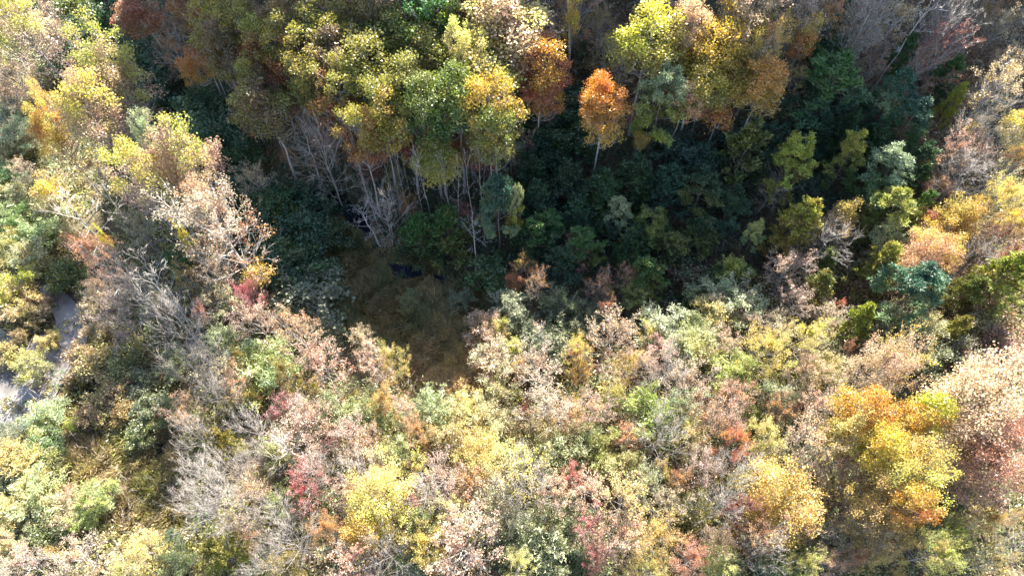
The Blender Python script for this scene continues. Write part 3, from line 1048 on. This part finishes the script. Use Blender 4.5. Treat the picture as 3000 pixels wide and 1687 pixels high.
C 660 1295 85 olv ygr 9
R 746 1167 45 gold org 8
S 843 1186 75 crm pnk 8 | pinkish crimson tree in the bare grove
S 804 1215 50 crm pnk 7
B 738 1252 120 bare bare 13 | white leafless tree amid pinkish scrub
B 757 1341 100 bare bare 11
F 804 1326 70 sage ygr 6
B 851 1334 100 bare bare 12
S 905 1360 85 red pnk 9
S 900 1440 85 crm red 10 | red tree in the lower bare grove
B 944 1365 110 bare bare 12
B 583 1396 120 bare bare 12
B 668 1365 120 bare bare 12
B 622 1493 150 bare bare 13 | white leafless tree bordering the brown marsh
B 660 1450 140 bare bare 13
B 570 1470 120 bare bare 12
S 738 1446 85 sal tan 9
R 823 1478 75 ygr grn 6
B 800 1510 120 bare bare 12
C 660 1617 110 olv ygr 9 | olive cedar low in the bare grove
S 738 1582 70 rust mar 7
B 855 1582 150 bare bare 12 | white leafless tree beside the orange one
R 734 1625 42 yel gold 8
R 971 1563 90 org gold 12 | orange tree beside the big yellow one
F 835 1660 90 olv ygr 6
B 777 1664 120 bare bare 11
F 963 1194 90 sage gry 6
R 932 1136 50 yel gold 8
S 979 1291 60 mar crm 7
S 880 1270 110 pnk tan 9
S 930 1220 100 pnk tan 9
S 700 1530 90 pnk brn 8
S 640 1100 100 tan gry 8
S 690 1130 70 org tan 8
R 1128 1185 70 gold org 10
S 1194 1213 75 sal rust 9
F 1253 1198 115 sage grn 7 | feathery pale green bush below the straw clearing
F 1078 1233 95 olg sage 6
F 1350 1209 110 pyl sage 6
F 1451 1175 75 olv tan 5
F 1420 1244 90 sage pyl 6
R 1540 1217 42 crm red 7 | small crimson sapling below the straw clearing
S 1602 1190 130 pnk tan 11
S 1660 1225 85 org sal 10
R 1680 1190 40 yel gold 10
R 1793 1159 55 yel ygr 10
S 1738 1202 100 pnk pyl 10
R 1233 1275 70 org sal 9
R 1241 1310 32 yel gold 8
F 1322 1291 115 olv tan 7
S 1031 1279 95 pnk sal 9
S 1066 1318 85 rust sal 9
F 1155 1322 90 sage olv 6
R 1408 1330 135 pyl yel 10
F 1466 1326 70 sage pyl 6
S 1524 1370 125 yel tan 14 | yellow-tipped white-limbed tree at the bottom centre
B 1530 1430 120 bare bare 13
F 1594 1322 120 sage olv 6
F 1563 1252 100 olv sage 6
F 1690 1315 90 sage olv 6
F 1758 1318 90 ygr olv 6
F 1827 1365 100 sage olv 6
F 1905 1213 120 ygr sage 7
S 1847 1287 65 org rust 10
B 1932 1279 110 bare bare 12 | white leafless tree over a black gap
R 1668 1400 58 crm red 9 | crimson sapling on the sunny bottom slope
R 1932 1373 45 yel gold 8
R 1995 1411 50 org sal 9
S 1711 1435 85 sal pnk 9
S 1117 1388 48 crm pnk 7
B 1058 1392 120 bare bare 12
S 1221 1376 85 yel rust 10
B 1241 1446 110 bare bare 12 | white forked tree beside the big yellow crown
R 1110 1460 150 yel pyl 15 | big lemon yellow crown at the bottom
R 1190 1454 65 crm sal 9
R 1074 1543 105 gold yel 12
S 1023 1454 90 sal pnk 10
S 1381 1415 95 rust sal 9
S 1326 1497 90 pyl tan 9
C 1249 1540 85 sage olv 9
R 1256 1602 85 yel gold 9
S 1365 1590 155 sal pnk 11
R 1365 1568 45 yel gold 11
H 1497 1590 60 dgr grn 4
F 1575 1571 115 sage grn 6 | bright sage bush beside a black gap
F 1600 1540 80 olv sage 5
F 1660 1512 90 grn sage 5
F 1641 1629 90 sage grn 5
H 1699 1625 60 dgr grn 4
S 1723 1544 80 crm sal 10 | tall pink-red sapling near the bottom
R 1742 1645 58 crm red 8 | crimson bush at the bottom edge
S 1773 1610 60 pnk crm 8
S 1835 1466 125 pyl tan 11
S 1816 1571 110 sal tan 11
R 1913 1590 110 gold pyl 11 | gold tree at the bottom edge
R 1890 1668 90 gold yel 10
B 1144 1625 120 bare bare 12
S 1058 1645 120 sal org 10
F 1210 1652 80 grn sage 5
R 1513 1664 70 pyl ygr 7
S 1440 1480 100 tan sage 9
S 1480 1500 90 sage tan 9
S 1300 1400 90 pnk tan 9
S 1640 1450 100 sal tan 9
S 2155 1155 90 red pnk 10
R 2097 1151 36 yel gold 9
F 2280 1167 80 sage gry 6
S 2272 1198 70 org brn 8
S 2066 1225 90 rust pnk 9
S 2389 1194 125 pnk sal 12
R 2326 1198 50 crm pnk 9
R 2136 1299 90 org red 11 | orange red tree among grey twigs
R 2225 1268 85 pyl yel 9
S 2023 1285 80 yel sal 9
S 2249 1318 90 pyl olv 9
S 2389 1307 155 tan gry 13
R 2482 1265 115 pyl yel 15 | light yellow crown beside the big gold tree
R 2536 1213 140 org gold 17
R 2711 1221 140 ygr gold 17
R 2660 1377 215 yel gold 20 | biggest gold crown in the lower corner
R 2563 1493 150 gold olv 15
R 2670 1474 130 gold org 16
R 2600 1310 120 gold yel 17
R 2932 1287 155 sal red 16
R 2894 1357 160 red sal 15 | coral red crown beside the biggest gold one
R 2789 1318 80 rust sal 13
S 2486 1411 135 rust tan 12
S 2460 1350 110 pnk rust 12
F 2186 1408 80 sage grn 5
F 2233 1396 75 grn teal 5
B 2160 1400 120 bare bare 13
B 2090 1500 110 bare bare 12
R 2179 1493 90 pur crm 9 | purple red bush beside a golden one
R 2287 1462 165 gold yel 13 | golden rounded tree beside the purple bush
S 2322 1528 110 sal org 11
R 2408 1481 60 pur mar 7
R 2183 1555 42 yel yel 8
B 2423 1563 100 bare bare 8
S 2097 1590 90 brn tan 8
B 2233 1617 110 bare bare 11
S 2233 1563 105 rust pnk 9
H 2307 1633 110 olg grn 5
R 2354 1668 105 ygr yel 9 | acid yellow-green tree at the bottom edge
S 2420 1648 80 sal org 9
R 2493 1641 75 red sal 8
R 2540 1645 90 pyl ygr 9
R 2761 1559 125 ygr grn 11
S 2563 1563 140 olv tan 11
R 2719 1621 170 ygr gold 13
B 2952 1602 160 bare bare 16 | large white-limbed tree in the lower corner
R 2874 1532 115 gold tan 12
S 2901 1462 110 brn tan 9
R 2985 1512 75 gold sal 12
H 2800 1450 80 dgr grn 4
R 2023 1641 95 red sal 9
F 2109 1660 90 pyl sage 6
S 2900 1650 120 gold gry 12
S 2010 1130 110 pnk tan 9
S 2000 1200 90 sage tan 8
F 1980 1240 90 sage olv 6
S 2130 1230 90 pnk sal 9
F 2200 1210 80 olv grn 5
S 2060 1360 90 gry tan 8
F 2030 1480 90 olv grn 5
S 1950 1480 90 tan sage 8
S 1880 1420 90 sage tan 8
"""

def parse(line):
    body, _, lab = line.partition('|')
    t = body.split()
    return t[0], float(t[1]), float(t[2]), float(t[3]), t[4], t[5], float(t[6]) if len(t) > 6 else None, lab.strip()

def make_snag(rng, H):
    tb = Tubes(); tb2 = Tubes()
    pts = np.array([[0, 0, 0], [.1, 0, H * .3], [.5, .1, H * .6], [1.3, .1, H * .85], [2.0, .2, H]])
    tb.add(pts, [.20, .17, .13, .09, .05], 7)
    for i in range(9):
        s = rng.uniform(.45, 1); p = np.array([np.interp(s, [0, .3, .6, .85, 1], pts[:, k]) for k in range(3)])
        d = unit(rng.normal(size=3) + [0, 0, .3]); l = rng.uniform(.8, 2.4)
        tb2.add([p, p + d * l * .5, p + unit(d + [0, 0, .4]) * l], [.05, .035, .012], 4)
    return tb.mesh('trunk', M_DEAD), tb2.mesh('limbs', M_DEAD)

def link(name, me, parent=None):
    o = bpy.data.objects.new(name, me); COL.objects.link(o)
    if parent is not None: o.parent = parent
    return o

BUILT = {}
PLACED = []
rnd = random.Random(11)
def place(kind, u, v, w, ca, cb, h, lab):
    if kind == 'D':
        x, y, z, dist = at(u, v, h * .5)
        root = bpy.data.objects.new('dead_tree', None); COL.objects.link(root)
        tm, lm = make_snag(np.random.default_rng(int(u)), h)
        link('trunk', tm, root); link('limbs', lm, root)
        root.location = (x, y, z - .1); root.rotation_euler = (0, 0, 2.2 if h > 8 else .6)
        if h < 8: root.rotation_euler = (math.radians(52), 0, .9)
        root['category'] = 'dead tree'; root['label'] = lab
        PLACED.append((root, kind, u, v, w, ca, cb, lab))
        return
    name, cat, noun, share, n = KINDS[kind]
    Wm = w * 85 / F
    if h is None: h = {'F': .9 * Wm + 1.2, 'H': .75 * Wm + 1.0}.get(kind, 1.3 * Wm + 2)
    if kind == 'S' and h > 2.1 * Wm: h = max(2.1 * Wm, 6)
    if kind == 'R' and v > 850 and w < 100 and h > 2.3 * Wm:
        h = 2.2 * Wm + 1.5
    if kind in 'RB' and h > 2.3 * Wm + 1.6:
        kind = 'N' if kind == 'B' else 'K' if w < 80 else 'L'
        name, cat, noun, share, n = KINDS[kind]
    if kind == 'R' and w >= 120:
        kind = 'G'; name, cat, noun, share, n = KINDS[kind]
    P = PROTOS[kind][rnd.randrange(n) // 2 * 2 if kind == 'R' and v > 850 else rnd.randrange(n)]
    rz, tx, ty = rnd.uniform(0, 6.283), rnd.gauss(0, .02), rnd.gauss(0, .02)
    sx, uu, vv = None, u, v
    for _ in range(4):                                     # stand it where its crown is seen at the width it is seen
        x, y, z, dist = at(uu, vv, h * P.share)
        if sx is None: sx = w * dist / F / P.W
        ox, oy = P.mid[0] * sx, P.mid[1] * sx
        x -= ox * math.cos(rz) - oy * math.sin(rz); y -= ox * math.sin(rz) + oy * math.cos(rz)
        z = float(terrain(x, y)) - .08
        q = P.some * [sx, sx, h / P.H]
        U_, V_ = project(x + q[:, 0] * math.cos(rz) - q[:, 1] * math.sin(rz), y + q[:, 0] * math.sin(rz) + q[:, 1] * math.cos(rz), z + q[:, 2])
        ul, uh = np.percentile(U_, [6, 94]); vl, vh = np.percentile(V_, [6, 94])
        ratio = min(1.25, max(.72, w / (uh - ul)))
        sx *= ratio
        if ratio < 1: h *= ratio ** (.25 if kind in 'TULN' else .45)
        uu += u - (ul + uh) / 2; vv += v - (vl + vh) / 2
    key = id(P)
    if key not in BUILT:                                   # first of its build: the thing and its parts
        root = bpy.data.objects.new(name, None); COL.objects.link(root)
        link('trunk' if kind not in 'HF' else 'stem', P.trunk, root); link('limbs', P.limbs, root); c_ = link(P.crown_name, P.crown, root)
        if P.crown_name == 'twigs': c_['kind'] = 'stuff'
        BUILT[key] = root
    else:                                                  # afterwards copies of the thing and of each part
        src = BUILT[key]
        root = src.copy(); COL.objects.link(root)
        for ch in list(src.children):
            c = ch.copy(); COL.objects.link(c); c.parent = root
    root.location = (x, y, z)
    root.rotation_euler = (tx, ty, rz)
    root.scale = (sx * rnd.uniform(.97, 1.03), sx * rnd.uniform(.97, 1.03), h / P.H)
    root.empty_display_size = .5
    for ch in root.children:
        if ch.name.split('.')[0] in ('crown', 'foliage'):
            dim = .78 if kind in 'PC' else 1.0             # needles are darker than leaves of the same hue
            sun_wash = .22 if v > 850 and kind in 'RGSKHF' else .12 if kind in 'TURS' else 0.0     # sun-bleached paleness mixed into the leaf colours, strongest in the low wood
            jit = [rnd.uniform(.92, 1.08) for _ in range(3)]
            tint = lambda c_: [min(.8, (q_ * (1 - sun_wash) + d_ * sun_wash) * dim * j_) for q_, d_, j_ in zip(PIGMENT[c_][0], (.47, .41, .29), jit)]
            ch.color = (*tint(ca), 1)
            ch['under_colour'] = [float(q_) for q_ in tint(cb)]
    for k_ in ('label', 'group'):
        if k_ in root: del root[k_]
    root['category'] = cat
    PLACED.append((root, kind, u, v, w, ca, cb, lab))

for ln in TREES.strip().splitlines():
    place(*parse(ln))

# labels: the landmarks carry their own; every other tree is told by its look and by the landmark that it stands next to
def describe():
    marks = [p for p in PLACED if p[7]]
    used = {}
    for p in marks:
        p[0]['label'] = p[7]; used[p[7]] = 1
    def looks(p):
        _, kind, u, v, w, ca, cb, _ = p
        noun = KINDS[kind][2]
        c1, c2 = PIGMENT[ca][1], PIGMENT[cb][1]
        if kind in 'BN': return noun
        return '%s %s' % (c1, noun)
    def second(p):
        _, kind, u, v, w, ca, cb, _ = p
        if kind in 'BN' or ca == cb: return ''
        return PIGMENT[cb][1]
    for p in PLACED:
        root, kind, u, v, w, ca, cb, lab = p
        if lab: continue
        near = sorted(marks, key=lambda q: math.hypot(q[2] - u, q[3] - v))[:4]
        base, sec = looks(p), second(p)
        size = 'tiny ' if w < 48 else 'small ' if w < 72 else 'wide ' if w > 135 else ''
        cands = []
        for q in near:
            dv, du = v - q[3], u - q[2]
            rel = 'just above' if dv < -abs(du) * .7 else 'just below' if dv > abs(du) * .7 else 'beside'
            if math.hypot(du, dv) > 190: rel = rel.replace('just ', 'well ').replace('beside', 'across from')
            cands += ['%s %s the %s' % (base, rel, q[7]), '%s%s %s the %s' % (size, base, rel, q[7])]
            if sec: cands += ['%s and %s %s the %s' % (PIGMENT[ca][1], sec, KINDS[kind][2] + ' ' + rel, q[7])]
        near2 = sorted([q for q in PLACED if q[0] is not root and not q[7]], key=lambda q: math.hypot(q[2] - u, q[3] - v))[:7]
        for q in near[:4]:
            for n_ in near2:
                cands.append('%s touching a %s near the %s' % (base, looks(n_), q[7]))
        for c in cands:
            if c not in used and len(c.replace('-', ' ').split()) <= 16: break
        else:
            c = cands[0]
        used[c] = used.get(c, 0) + 1
        root['label'] = c
    groups = {'U': 'tall poplars at the marsh edge', 'T': 'tall poplars at the marsh edge', 'L': 'long-trunked trees on the hillside', 'R': 'leafy autumn trees', 'S': 'half-bare autumn trees',
              'B': 'leafless trees', 'G': 'leafy autumn trees', 'K': 'leafy autumn trees', 'N': 'leafless trees', 'P': 'pines of the valley', 'C': 'cedars of the valley', 'H': 'leafy shrubs', 'F': 'feathery shrubs'}
    for p in PLACED:
        if p[1] in groups: p[0]['group'] = groups[p[1]]
    return used
USED = describe()
dups = [k for k, n in USED.items() if n > 1]
print('trees', len(PLACED), 'shared labels', len(dups), dups[:6])
# ------------------------------------------------------------------ undergrowth: what nobody could count
def inside(px, x, y):
    P = np.array([at(u, v)[:2] for u, v in px]); n = len(P); c = np.zeros(len(x), bool)
    j = n - 1
    for i in range(n):
        cond = ((P[i, 1] > y) != (P[j, 1] > y)) & (x < (P[j, 0] - P[i, 0]) * (y - P[i, 1]) / (P[j, 1] - P[i, 1] + 1e-9) + P[i, 0])
        c ^= cond; j = i
    return c

Z_MARSH = [(880, 700), (1020, 640), (1180, 740), (1420, 850), (1500, 960), (1420, 1060), (1250, 1090), (1080, 1040), (960, 900)]
Z_STRAW = [(1180, 1040), (1300, 1000), (1440, 980), (1500, 1040), (1430, 1160), (1420, 1230), (1350, 1190), (1230, 1110), (1170, 1080)]
Z_BROWN = [(250, 1060), (380, 1090), (520, 1240), (560, 1380), (540, 1560), (560, 1700), (440, 1700), (400, 1560), (300, 1530), (240, 1420), (190, 1330), (180, 1240), (200, 1150)]
Z_PATH = [(1880, 830), (2080, 740), (2260, 730), (2300, 800), (2120, 820), (1960, 870)]
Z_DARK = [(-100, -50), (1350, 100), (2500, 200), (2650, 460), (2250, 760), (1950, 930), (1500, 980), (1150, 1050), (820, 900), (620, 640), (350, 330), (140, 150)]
Z_WOODS = [(2280, -100), (3200, -100), (3200, 260), (2700, 300), (2300, 260)]
Z_HILL = [(480, -100), (2300, -100), (2300, 200), (1500, 420), (1000, 480), (560, 260)]
Z_SLOPE = [(2150, 560), (2600, 420), (3200, 300), (3200, 1050), (2500, 1000), (2000, 900)]

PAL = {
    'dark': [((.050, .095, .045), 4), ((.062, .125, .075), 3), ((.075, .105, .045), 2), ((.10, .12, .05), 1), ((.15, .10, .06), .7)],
    'hill': [((.16, .10, .06), 3), ((.07, .10, .045), 2), ((.20, .11, .06), 2), ((.12, .12, .05), 1.5)],
    'woods': [((.30, .19, .11), 3), ((.22, .13, .08), 3), ((.34, .27, .19), 2), ((.09, .12, .05), 1.2), ((.40, .27, .12), 1)],
    'brown': [((.30, .23, .12), 3), ((.23, .18, .11), 3), ((.30, .28, .09), 2), ((.17, .20, .07), 1.3), ((.40, .30, .17), 1)],
    'slope': [((.34, .24, .16), 3), ((.26, .24, .09), 3), ((.42, .30, .20), 2), ((.16, .19, .07), 2), ((.30, .34, .18), 1.5), ((.40, .20, .15), .7)],
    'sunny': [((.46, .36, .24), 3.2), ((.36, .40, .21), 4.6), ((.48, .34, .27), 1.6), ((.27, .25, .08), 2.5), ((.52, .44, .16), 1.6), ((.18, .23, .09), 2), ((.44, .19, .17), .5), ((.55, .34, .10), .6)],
    'left': [((.30, .34, .18), 4), ((.36, .35, .12), 3), ((.42, .35, .20), 2), ((.12, .18, .07), 2), ((.28, .24, .10), 1.5)],
}

def clumps():
    rng = np.random.default_rng(5)
    xs, ys = np.meshgrid(np.arange(-95, 95, 1.45), np.arange(2, 118, 1.45))
    x = xs.ravel() + rng.uniform(-.7, .7, xs.size); y = ys.ravel() + rng.uniform(-.7, .7, xs.size)
    z = terrain(x, y)
    u, v = project(x, y, z)
    ok = (u > -160) & (u < 3160) & (v > -120) & (v < 1800)
    x, y, z = x[ok], y[ok], z[ok]
    n = len(x)
    zone = np.full(n, 'sunny', dtype=object)
    zone[(x < -22) & (y < 60)] = 'left'
    zone[inside(Z_SLOPE, x, y)] = 'slope'
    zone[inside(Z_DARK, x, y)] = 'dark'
    zone[inside(Z_HILL, x, y)] = 'hill'
    zone[inside(Z_WOODS, x, y)] = 'woods'
    zone[inside(Z_BROWN, x, y)] = 'brown'
    grass = inside(Z_MARSH, x, y) | inside(Z_STRAW, x, y)
    path = inside(Z_PATH, x, y)
    pond = inside([p for p in POND_PX], x + rng.normal(0, .5, n), y + rng.normal(0, .5, n))
    for iu, iv, ir in ((55, 985, 2.2), (105, 930, 2.0), (150, 905, 1.6), (75, 1045, 1.5), (15, 1085, 1.6), (-30, 980, 2.0), (165, 1075, 1.3), (60, 1190, 1.7), (120, 1130, 1.2), (205, 960, .9)):
        ix, iy = at(iu, iv)[:2]                            # tussocks standing in the water
        isl = (x - ix) ** 2 + (y - iy) ** 2 < ir * ir
        pond &= ~isl; zone[isl] = 'brown'
    keep = ~pond & ~(grass & (rng.uniform(size=n) < .9)) & ~(path & (rng.uniform(size=n) < .85))
    for c in CREEK_OPEN: keep &= ~inside(c, x, y)
    gap = np.sin(x * .33 + 1) * np.sin(y * .29 + 2) + .6 * np.sin(x * .11 - y * .17)   # open spots between thickets
    keep &= ~((gap < -.75) & (rng.uniform(size=n) < .6))
    return rng, x[keep], y[keep], z[keep], zone[keep]

def undergrowth():
    rng, x, y, z, zone = clumps()
    n = len(x)
    print('clumps', n)
    hgt = np.where(zone == 'brown', .6, np.where(zone == 'dark', 1.0, np.where(zone == 'hill', .8, 1.25)))
    R = rng.uniform(.7, 1.45, n); Hc = hgt * rng.uniform(.55, 2.3, n)
    nl = np.clip((R * R * 52), 22, 105).astype(int)
    idx = np.repeat(np.arange(n), nl); N = len(idx)
    ph = rng.uniform(0, 6.283, N); q = np.sqrt(rng.uniform(0, 1, N)) * 1.08
    px = x[idx] + np.cos(ph) * q * R[idx]; py = y[idx] + np.sin(ph) * q * R[idx]
    top = Hc[idx] * np.sqrt(np.clip(1 - q * q * .85, .05, 1))
    pz = terrain(px, py) + top * rng.uniform(.25, 1.05, N) ** .7 + .05
    pos = np.stack([px, py, pz], -1)
    # patches of like colour: pigment drawn per clump with a slow spatial field
    fld = (np.sin(x * .35 + .5) + np.sin(y * .41 + 1.7) + np.sin((x + y) * .23) + np.sin((x - y) * .19 + 2)) * .12 + .5
    pick = np.clip(fld + rng.normal(0, .30, n), 0, .9999)
    colr = np.zeros((n, 3)); feather = np.zeros(n, bool)
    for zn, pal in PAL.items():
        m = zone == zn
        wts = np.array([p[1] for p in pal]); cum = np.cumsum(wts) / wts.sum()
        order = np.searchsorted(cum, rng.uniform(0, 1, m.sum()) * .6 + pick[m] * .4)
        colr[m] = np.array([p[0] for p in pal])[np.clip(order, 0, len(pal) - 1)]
    feather = rng.uniform(size=n) < .55
    col = colr[idx] * rng.uniform(.6, 1.4, N)[:, None] * rng.uniform(.9, 1.1, (N, 3))
    ft = feather[idx]
    ax = rng.normal(size=(N, 3)) + np.where(ft[:, None], [0, 0, 1.2], [0, 0, -.3])
    ax += np.where(ft[:, None], np.stack([np.cos(ph), np.sin(ph), np.zeros(N)], -1) * .8, 0)
    ln = np.where(ft, rng.uniform(.35, .62, N), rng.uniform(.20, .36, N))
    wd = np.where(ft, ln * .26, ln * .78)
    vv, ff = leaf_arrays(rng, pos, ax, ln, wd)
    c4 = np.concatenate([np.clip(col, 0, .8), np.ones((N, 1))], 1)
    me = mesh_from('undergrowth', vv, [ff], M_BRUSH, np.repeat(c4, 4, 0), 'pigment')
    o = link('undergrowth', me); o['kind'] = 'stuff'; o['category'] = 'undergrowth'
    o['label'] = 'dense leafy undergrowth covering the ground between the trees'
    # thin bare stems standing in the thicket
    S = 5200
    k = rng.integers(0, n, S)
    a = np.stack([x[k] + rng.normal(0, .6, S), y[k] + rng.normal(0, .6, S), z[k]], -1); a[:, 2] = terrain(a[:, 0], a[:, 1])
    d = unit(rng.normal(0, .38, (S, 3)) + [0, 0, 1]); L_ = rng.uniform(1.2, 3.8, S)[:, None]
    b = a + d * L_
    seg = [(a[i], b[i]) for i in range(S)]
    for i in range(S):
        for _ in range(2):
            w = rng.uniform(.3, .9); p = a[i] + (b[i] - a[i]) * w
            seg.append((p, p + unit(d[i] + rng.normal(0, .5, 3)) * rng.uniform(.4, 1.3)))
    tv, tf = twig_prisms(seg, .02)
    o = link('brush_stems', mesh_from('brush_stems', tv, [tf], M_BARK_GREY)); o['kind'] = 'stuff'; o['category'] = 'brush'
    o['label'] = 'thin grey bare stems standing all through the thicket'

def dry_grass():
    rng = np.random.default_rng(9)
    for name, zpx, n, cols, lab, hh in (
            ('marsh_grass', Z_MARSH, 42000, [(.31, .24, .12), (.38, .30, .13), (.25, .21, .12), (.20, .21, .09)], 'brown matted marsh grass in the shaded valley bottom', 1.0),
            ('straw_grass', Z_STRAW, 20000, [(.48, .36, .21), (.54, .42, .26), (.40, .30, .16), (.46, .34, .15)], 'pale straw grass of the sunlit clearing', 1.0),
            ('sedge', Z_BROWN, 26000, [(.32, .25, .14), (.38, .30, .17), (.25, .20, .10), (.28, .27, .09)], 'brown dried sedge of the lower marsh', 1.1),
            ('path_grass', Z_PATH, 5000, [(.17, .11, .075), (.22, .15, .10)], 'short dry brown grass on the open bank', .5)):
        P = np.array([at(u, v)[:2] for u, v in zpx])
        x = rng.uniform(P[:, 0].min(), P[:, 0].max(), n * 3); y = rng.uniform(P[:, 1].min(), P[:, 1].max(), n * 3)
        jx, jy = x + rng.normal(0, .8, len(x)), y + rng.normal(0, .8, len(x))
        m = inside(zpx, jx, jy); x, y = x[m][:n], y[m][:n]
        m = ~inside(POND_PX, x, y)
        for c in CREEK_OPEN: m &= ~inside(c, x, y)
        x, y = x[m], y[m]; k = len(x)
        flow = np.sin(x * .6 + np.sin(y * .5) * 2) * 2.5                     # blades lie over in tussocks
        tus = np.sin(x * 1.9 + np.sin(y * 1.1)) * np.sin(y * 1.7 + np.sin(x * .9))
        h = hh * rng.uniform(.5, 1.4, k) * (1 + .45 * tus)
        ax = np.stack([np.cos(flow) * .75, np.sin(flow) * .75, np.full(k, .75)], -1) + rng.normal(0, .45, (k, 3))
        ax[:, 2] = np.abs(ax[:, 2]) + .15
        pos = np.stack([x, y, terrain(x, y) + h * .32 + .25 * np.clip(tus, 0, 1)], -1)
        vv, ff = leaf_arrays(rng, pos, ax, h, np.full(k, .11), .15)
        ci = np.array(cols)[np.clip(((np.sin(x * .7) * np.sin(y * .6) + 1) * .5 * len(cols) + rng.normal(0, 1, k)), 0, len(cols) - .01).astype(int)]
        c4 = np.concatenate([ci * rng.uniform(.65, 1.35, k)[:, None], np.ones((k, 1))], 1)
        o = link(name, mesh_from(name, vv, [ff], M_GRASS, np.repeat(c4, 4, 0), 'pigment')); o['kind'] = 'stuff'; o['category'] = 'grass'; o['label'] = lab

undergrowth()
dry_grass()
tri = sum(len(m.polygons) for m in bpy.data.meshes)
print('faces in unique meshes', tri)
